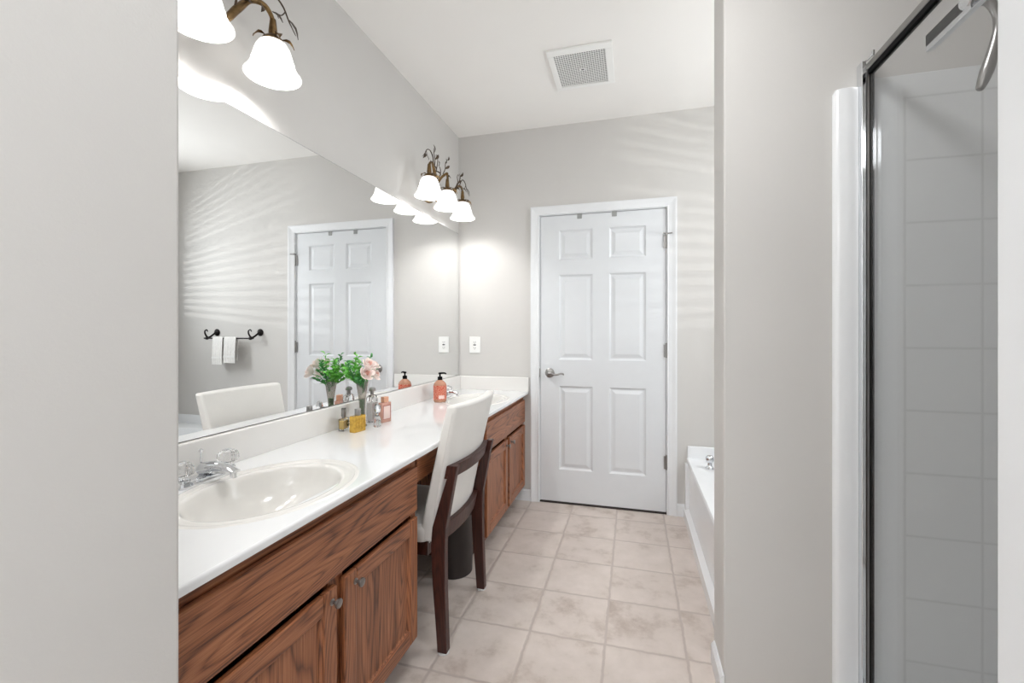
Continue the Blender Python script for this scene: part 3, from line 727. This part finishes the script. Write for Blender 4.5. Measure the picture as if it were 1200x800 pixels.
# soap pump
r = thing('soap_dispenser', 'orange patterned soap bottle with black pump beside the far sink', 'soap dispenser', (.125, 2.478, ZC))
MB().lathe([(.034, 0), (.038, .004), (.039, .10), (.036, .112), (.022, .126), (.013, .132), (.012, .136)], n=32).obj('bottle', M['soap'], r, smooth=True)
MB().lathe([(.0394, .016), (.0398, .018), (.0402, .098), (.0398, .100)], n=32, cap0=False, cap1=False).obj('label', M['soaplabel'], r, smooth=True)
b = MB(); b.rings([[(.0409*math.cos(a), .0409*math.sin(a), z) for a in [-1.35+k*.1 for k in range(10)]] for z in (.022, .042)], closed=False, cap0=False, cap1=False)
b.obj('label_panel', M['palelabel'], r, smooth=True)
b = MB().lathe([(.0145, .132), (.0145, .148), (.012, .152), (.005, .153), (.005, .166), (.010, .167), (.010, .175), (.006, .177)], n=20)
b.tube([(0, 0, .172), (.022, .012, .173), (.034, .018, .168)], [.006, .005, .004], 8, 3); b.obj('pump', M['rubber'], r, smooth=True)

# ---------------------------------------------------------------- vase and flowers
VX, VY = .088, 1.732
r = thing('flower_vase', 'slim smoky glass bud vase against the backsplash holding flowers', 'vase', (VX, VY, ZC))
b = MB(); b.lathe([(.019, 0), (.021, .003), (.016, .012), (.012, .04), (.0115, .075), (.015, .12), (.023, .175), (.027, .200), (.0255, .200), (.0215, .175), (.0135, .12), (.010, .075), (.010, .04), (.001, .034)], n=28, cap1=False)
b.obj('vase_glass', M['smoke'], r, smooth=True)
MB().lathe([(.001, .036), (.009, .038), (.0085, .075), (.012, .12), (.001, .121)], n=20).obj('stems_in_water', M['leaf2'], r, smooth=True)
def rose(x, y, z, R, label, tilt):
    t = thing('rose', label, 'flower', (x, y, z), 0, 'roses in the vase')
    b = MB()
    def petal(rad, ang, h, wd, open_, z0):
        rs = []
        for i in range(5):
            q = i/4; rr_ = rad*(.35+.65*math.sin(q*PI/2))+open_*q*q*rad; zz = z0+h*q
            row = []
            for j in range(6):
                a = ang+(j/5-.5)*wd*(.6+.4*math.sin(PI*min(1, q+.25)))
                dd = (1-abs(j/5-.5)*.25*q)
                row.append((rr_*math.cos(a)*dd, rr_*math.sin(a)*dd, zz-(abs(j/5-.5)**2)*h*.9*q))
            rs.append(row+[(c[0]*.93, c[1]*.93, c[2]) for c in row[::-1]])
        b.rings(rs)
    for k in range(5): petal(R*.95, k*2*PI/5+.3, R*1.0, 1.55, .35, -R*.45)
    for k in range(5): petal(R*.76, k*2*PI/5+.9, R*1.1, 1.6, .12, -R*.40)
    for k in range(4): petal(R*.56, k*2*PI/4+.4, R*1.15, 1.8, .05, -R*.38)
    o1 = b.obj('outer_petals', M['petal'], t, smooth=True)
    b = MB()
    for k in range(4): petal(R*.36, k*2*PI/4+.2, R*1.05, 1.8, .0, -R*.28)
    for k in range(3): petal(R*.19, k*2*PI/3+.7, R*1.05, 2.0, -.05, -R*.20)
    o2 = b.obj('heart', M['petal2'], t, smooth=True)
    t.rotation_euler = tilt
    # stem straight down into the vase mouth
    mi = (Matrix.Translation((x, y, z)) @ t.rotation_euler.to_matrix().to_4x4()).inverted()
    P = [mi @ Vector(p) for p in ((x-.0*R, y, z-R*.3), ((x+VX)/2, (y+VY)/2, (z+ZC+.2)/2-.005), (VX+(x-VX)*.12, VY+(y-VY)*.12, ZC+.150))]
    MB().tube([tuple(p) for p in P], .0018, 6, 4).obj('stem', M['leaf2'], t, smooth=True)
    return t
fx = (0, .95, 0)
rose(.148, 1.672, 1.022, .028, 'pale pink rose facing out lowest on the left of the cluster', (.1, 1.15, -.4))
rose(.138, 1.705, 1.056, .027, 'pale pink rose at the top of the cluster', (0, .75, -.3))
rose(.134, 1.752, 1.052, .024, 'cream pink rose at the upper right of the cluster', (0, .7, .5))
rose(.146, 1.738, 1.012, .025, 'blush rose lowest on the right of the cluster', (.1, 1.2, .3))
def sprig(base, tip, n, lw, m_):
    t = thing('greenery_sprig', 'leafy green artificial sprig among the flowers in the vase', 'greenery', base, 0, 'green sprigs in the vase')
    B = Vector(base); Tp = Vector(tip)-B
    side = Vector((random.uniform(-1, 1), random.uniform(-1, 1), 0))*.012
    P = lambda q: Tp*q+side*math.sin(PI*q)
    MB().tube([tuple(P(0)), tuple(P(.33)), tuple(P(.66)), tuple(P(1))], [.0016, .0014, .0012, .0007], 6, 3).obj('stem', M['leaf2'], t, smooth=True)
    b = MB()
    for k in range(n):
        q = .32+.68*k/(n-1); a = k*2.4+random.random()
        dv = Vector((math.cos(a), math.sin(a), random.uniform(.1, .9))).normalized()
        p0 = P(q); b.leaf(tuple(p0), tuple(p0+dv*lw*random.uniform(.8, 1.25)), lw*.55, (random.uniform(-1, 1), random.uniform(-1, 1), 1), curl=.15)
    b.obj('leaves', m_, t, smooth=True)
vb = (VX, VY, ZC+.17)
for k, (tx, ty, tz, nn) in enumerate(((.075, 1.645, 1.075, 26), (.055, 1.66, 1.02, 30), (.035, 1.70, 1.04, 30), (.115, 1.655, .995, 24), (.02, 1.73, 1.01, 26), (.04, 1.77, 1.05, 26), (.085, 1.80, 1.09, 20), (.10, 1.82, 1.04, 18), (.06, 1.72, 1.075, 28), (.12, 1.68, 1.03, 22), (.035, 1.80, 1.00, 18), (.085, 1.69, 1.10, 16))):
    sprig(vb, (tx, ty, tz), nn, .024 if k % 3 else .020, M['leaf'] if k % 3 else M['leaf2'])

# ---------------------------------------------------------------- outlet
r = thing('wall_outlet', 'white outlet cover plate on the far wall beside the mirror', 'outlet', (.130, L, 1.108))
MB().box(.088, .172, L-.006, L-.0005, 1.048, 1.168).obj('cover_plate', M['plastic'], r, bevel=.003, world=True)
MB().box(.113, .147, L-.008, L-.006, 1.075, 1.141).obj('receptacle', M['plastic'], r, bevel=.001, world=True)
b = MB()
for z in (1.088, 1.128):
    b.box(.122, .1245, L-.0085, L-.0079, z-.005, z+.005).box(.135, .1375, L-.0085, L-.0079, z-.005, z+.005).box(.128, .132, L-.0085, L-.0079, z-.012, z-.008)
b.box(.120, .140, L-.0088, L-.0079, 1.104, 1.112)
b.obj('slots', M['dark'], r, world=True)

# ---------------------------------------------------------------- towel bar and towels (seen in the mirror)
TY, TZ = L-.07, 1.150
r = thing('towel_bar', 'black scrolled towel bar on the wall above the tub', 'towel bar', (2.08, L, TZ))
MB().tube([(1.835, TY, TZ), (2.365, TY, TZ)], .006, 12, 1).obj('bar', M['blackmetal'], r, smooth=True, world=True)
for x in (1.865, 2.335):
    MB().ball((x, TY, TZ), .013, 1.6, 1, 1).obj('bar_finial', M['blackmetal'], r, smooth=True, world=True)
    xo = x-.035
    MB().lathe([(.030, 0), (.031, -.005), (.022, -.012), (.010, -.016), (.009, -.022)], (xo, L, TZ+.050), 28, 'y').obj('rosette', M['blackmetal'], r, smooth=True, world=True)
    MB().tube([(xo, L-.018, TZ+.05), (xo, L-.035, TZ+.035), (x-.010, TY+.006, TZ+.006), (x+.012, TY-.002, TZ+.030), (x+.016, TY-.006, TZ+.060), (x-.004, TY-.006, TZ+.074), (x-.016, TY-.006, TZ+.058)], [.008, .008, .0085, .007, .006, .005, .004], 10, 5).obj('scroll_bracket', M['blackmetal'], r, smooth=True, world=True)
def towel(x0, x1, drop_f, drop_b, label):
    b = MB(); rs = []
    path = [(-.013, -drop_f), (-.015, -drop_f*.75), (-.013, -drop_f*.5), (-.012, -.05), (-.011, -.01), (-.008, .008), (0, .013), (.008, .008), (.011, -.01), (.011, -.05), (.011, -drop_b*.5), (.012, -drop_b)]
    n = 12
    outer = []
    for i in range(n+1):
        x = x0+(x1-x0)*i/n; wv = .0025*math.sin(i*1.9+x*40)
        sec = [(x+ .002*math.sin(5*q[1]*10), TY+q[0]*1.25+(wv if abs(q[1]) > .04 else 0), TZ+q[1]) for q in path]
        inn = [(s_[0], s_[1]+(.0045 if q[0] < 0 else (-.0045 if q[0] > 0 else 0)), s_[2]-(.0045 if q[1] > 0 else 0)) for s_, q in zip(sec, path)]
        rs.append(sec+inn[::-1])
    b.rings(rs); o = b.obj('hand_towel', M['towel'], smooth=True, origin=((x0+x1)/2, TY, TZ))
    tag(o, label, 'towel', 'folded towels on the black bar')
    z = -drop_f*.72; q = MB(); q.rings([[(x-(x0+x1)/2, -.0215+.0012*math.sin(k_*1.3), zz) for k_, x in enumerate([x0+(x1-x0)*j/8 for j in range(9)])] for zz in (z-.012, z-.004, z+.004)], closed=False, cap0=False, cap1=False)
    q.obj('woven_band', M['plastic'], o)
towel(2.150, 2.258, .225, .20, 'white folded towel farther from the door on the black bar')
towel(2.010, 2.135, .210, .19, 'white folded towel nearer the door on the black bar')

# ---------------------------------------------------------------- ceiling vent
r = thing('ceiling_vent', 'square white perforated exhaust fan grille on the ceiling', 'vent', (.99, 2.435, H))
x0, x1, y0, y1 = .822, 1.156, 2.246, 2.622
zc = H-.012; f_ = .04
b = MB().box(x0, x1, y0, y0+f_+.008, zc, H-.0005).box(x0, x1, y1-f_+.016, y1, zc, H-.0005).box(x0, x0+.03, y0+f_+.008, y1-f_+.016, zc, H-.0005).box(x1-.036, x1, y0+f_+.008, y1-f_+.016, zc, H-.0005)
b.obj('grille_frame', M['plastic'], r, bevel=.003, world=True)
gx0, gx1, gy0, gy1 = x0+.03, x1-.036, y0+.048, y1-.024
MB().box(gx0, gx1, gy0, gy1, H-.003, H-.001).obj('fan_cavity', M['dark'], r, world=True)
b = MB(); nx, ny = 22, 24
for i in range(nx+1):
    x = gx0+(gx1-gx0)*i/nx; b.box(x-.0017, x+.0017, gy0, gy1, zc+.002, zc+.005)
for j in range(ny+1):
    y = gy0+(gy1-gy0)*j/ny; b.box(gx0, gx1, y-.0022, y+.0022, zc+.0024, zc+.0046)
b.obj('grille_mesh', M['plastic'], r, world=True)
MB().box(.976, 1.006, 2.43, 2.452, zc-.001, zc+.002).obj('centre_badge', M['plastic'], r, bevel=.001, world=True)
MB().box(.984, .999, 2.437, 2.445, zc-.0016, zc-.001).obj('badge_slot', M['dark'], r, world=True)

r = thing('fill_fixture', 'added round flush fixture above the camera, out of view, for fill light', 'ceiling light', (1.36, .98, H))  # unseen fixture added to house the bathroom fill light
MB().lathe([(.165, -.001), (.17, -.012), (.17, -.03), (.155, -.034)], (1.36, .98, H), 48).obj('fixture_base', M['nickel'], r, smooth=True, world=True)
MB().lathe([(.153, -.034), (.150, -.050), (.13, -.075), (.09, -.092), (.04, -.1), (.001, -.101)], (1.36, .98, H), 48, cap0=False).obj('lamp_shade', M['shade'], r, smooth=True, world=True)

# ---------------------------------------------------------------- tub
r = thing('bathtub', 'white garden tub with panelled apron beyond the partition', 'bathtub', (2.2, 2.42, 0))
tx0, tx1, ty0, ty1, tz = 1.598, XR-.002, 1.767, L-.002, .385
cxx, cyy = (tx0+tx1)/2+.02, (ty0+ty1)/2+.0; hx, hy = (tx1-tx0)/2-.13, (ty1-ty0)/2-.14
b = MB(); n = 64
def sup(a, hx, hy, e_=.55):
    c, s_ = math.cos(a), math.sin(a); return (math.copysign(abs(c)**e_, c)*hx, math.copysign(abs(s_)**e_, s_)*hy)
rs = []
angs = [2*PI*k/n for k in range(n)]
def rectpt(a, x0, x1, y0, y1, cx0, cy0):
    c, s_ = math.cos(a), math.sin(a); t = 1e9
    if c > 1e-9: t = min(t, (x1-cx0)/c)
    if c < -1e-9: t = min(t, (x0-cx0)/c)
    if s_ > 1e-9: t = min(t, (y1-cy0)/s_)
    if s_ < -1e-9: t = min(t, (y0-cy0)/s_)
    return (cx0+c*t, cy0+s_*t)
ca = sorted(set(angs+[math.atan2(y-cyy, x-cxx) % (2*PI) for x in (tx0, tx1) for y in (ty0, ty1)]))
rs.append([rectpt(a, tx0, tx1, ty0, ty1, cxx, cyy)+(tz,) for a in ca])
for sc, z in ((1, tz), (.985, tz-.004), (.96, tz-.02), (.92, tz-.12), (.86, tz-.26), (.75, tz-.31), (.4, tz-.325)):
    rs.append([(cxx+sup(a, hx*sc, hy*sc)[0], cyy+sup(a, hx*sc, hy*sc)[1], z) for a in ca])
b.rings(rs, cap0=False); b.obj('tub_shell', M['acrylic'], r, smooth=True, world=True)
# apron with sloped face and recessed panel
b = MB()
prof = [(tx0, tz), (tx0-.004, tz-.006), (tx0-.003, tz-.03), (tx0+.012, tz-.045), (tx0+.004, .075), (tx0-.022, .055), (tx0-.024, 0), (tx0+.03, 0), (tx0+.03, tz-.05), (tx0, tz-.02)]
b.rings([[(x, y, z) for x, z in prof] for y in (ty0, ty1)]); b.obj('apron', M['acrylic'], r, smooth=True, world=True)
MB().box(tx0-.016, tx0+.02, ty1-.055, ty1, .0, tz-.03).obj('apron_end_post', M['acrylic'], r, bevel=.006, world=True)
MB().box(tx0+.0, tx1, ty1-.012, ty1, tz-.002, .463).box(tx1-.012, tx1, ty0, ty1-.012, tz-.002, .463).obj('splash_flange', M['acrylic'], r, bevel=.004, world=True)
# tub faucet
r = thing('tub_faucet', 'chrome tub faucet with round knob on the tub deck corner', 'faucet', (1.700, 2.86, tz))
MB().lathe([(.026, 0), (.028, .004), (.020, .012), (.013, .02), (.012, .035), (.020, .040), (.024, .052), (.024, .068), (.016, .078), (.001, .080)], (0, 0, .0005), 24).obj('knob_valve', M['chrome'], r, smooth=True)
MB().lathe([(.024, 0), (.024, .006), (.016, .014), (.015, .04)], (.09, -.02, .0005), 24).tube([(.09, -.02, .035), (.09, -.03, .085), (.10, -.08, .10), (.105, -.13, .075)], [.015, .014, .013, .011], 14, 5).obj('spout', M['chrome'], r, smooth=True)
MB().lathe([(.026, 0), (.028, .004), (.020, .012), (.013, .02), (.012, .035), (.020, .040), (.024, .052), (.024, .068), (.016, .078), (.001, .080)], (.18, 0, .0005), 24).obj('knob_valve', M['chrome'], r, smooth=True)

# ---------------------------------------------------------------- shower
SX, ST = 1.853, 1.966
r = thing('shower_surround', 'white moulded shower surround with square tile pattern', 'shower surround', (1.85, YS, 0))
b = MB()   # back and side panels (thin shell standing on the pan)
b.box(1.953, XR-.001, YS-.014, YS-.001, .08, ST).box(XR-.015, XR-.001, .515, YS-.014, .08, ST).box(1.95, XR-.015, .502, .515, .08, ST)
b.obj('wall_panels', M['surround'], r, bevel=.004, world=True)
# rounded front flange at the door side
b = MB(); prof = [(SX, 0), (SX+.001, -.010), (SX+.006, -.017), (SX+.014, -.020), (SX+.050, -.020), (SX+.058, -.016), (SX+.0640, -.016), (SX+.064, -.001), (SX, -.001)]
b.rings([[(x, YS+y, .0) for x, y in prof[1:]], [(x, YS+y, ST-.034) for x, y in prof[1:]], [(x+(.006 if x < SX+.02 else 0), YS+y*.9, ST-.021) for x, y in prof[1:]], [(x+(.012 if x < SX+.02 else 0), YS+y*.6, ST-.018) for x, y in prof[1:]]])
b.obj('front_flange', M['acrylic'], r, smooth=True, world=True)
MB().box(SX+.0, XR-.002, .502, YS-.025, 0.001, .035).box(SX, SX+.09, .502, YS-.025, .035, .095).obj('shower_pan', M['acrylic'], r, bevel=.008, seg=3, world=True)
# fixed strike jamb + door
r = thing('shower_door', 'framed clear glass shower door with chrome rail and black gasket', 'shower door', (1.94, 1.05, .095))
GX = 1.940
MB().box(GX-.0225, GX-.010, 1.552, YS-.0015, .096, 2.012).obj('wall_jamb', M['chrome'], r, bevel=.002, world=True)
MB().box(GX-.010, GX+.012, 1.569, YS-.0015, .096, 2.000).obj('wall_jamb', M['chrome'], r, bevel=.002, world=True)
MB().box(GX-.0095, GX-.0045, 1.548, 1.566, .100, 1.998).obj('door_stile', M['nickel'], r, world=True)
MB().box(GX-.0045, GX+.008, 1.548, 1.564, .104, 1.976).obj('gasket', M['rubber'], r, world=True)
MB().box(GX-.010, GX+.010, .53, 1.566, 1.982, 2.002).obj('top_rail', M['nickel'], r, bevel=.003, world=True)
MB().box(GX-.008, GX+.008, .53, 1.548, 1.968, 1.982).obj('gasket', M['rubber'], r, world=True)
MB().box(GX-.012, GX+.012, .53, 1.547, .097, .125).obj('bottom_rail', M['chrome'], r, bevel=.003, world=True)
MB().box(GX-.003, GX+.003, .53, 1.548, .125, 1.968).obj('glass_pane', M['pane'], r, world=True)
MB().tube([(GX-.014, 1.562, 2.010), (GX-.004, 1.552, 2.017), (GX+.004, 1.546, 2.026)], .0035, 8, 3).box(GX+.001, GX+.007, 1.542, 1.550, 2.018, 2.036).obj('pivot_bracket', M['chrome'], r, bevel=.001, world=True)
# squeegee hung inside the glass
r = thing('squeegee', 'chrome shower squeegee with curved handle hanging on the shower glass', 'squeegee', (1.968, 1.17, 1.72))
b = MB(); b.prism([(1.956, 1.892), (1.972, 1.894), (1.975, 1.902), (1.970, 1.908), (1.956, 1.908)], 'y', 1.015, 1.325); b.obj('blade_channel', M['chrome'], r, bevel=.001, world=True)
MB().box(1.955, 1.960, 1.017, 1.323, 1.906, 1.932).obj('rubber_blade', M['rubber'], r, world=True)
MB().tube([(1.968, 1.170, 1.905), (1.985, 1.170, 1.900), (1.997, 1.170, 1.872), (1.999, 1.170, 1.840), (1.993, 1.170, 1.800), (1.982, 1.171, 1.755), (1.972, 1.172, 1.722), (1.970, 1.172, 1.716)], [.011, .009, .007, .007, .010, .012, .008, .003], 16, 5).obj('handle', M['nickel'], r, smooth=True, world=True)
MB().lathe([(.020, 0), (.022, .003), (.014, .008), (.008, .010), (.008, .02), (.012, .024), (.010, .028)], (GX+.0035, 1.170, 1.915), 24, 'x').obj('suction_hook', M['chrome'], r, smooth=True, world=True)
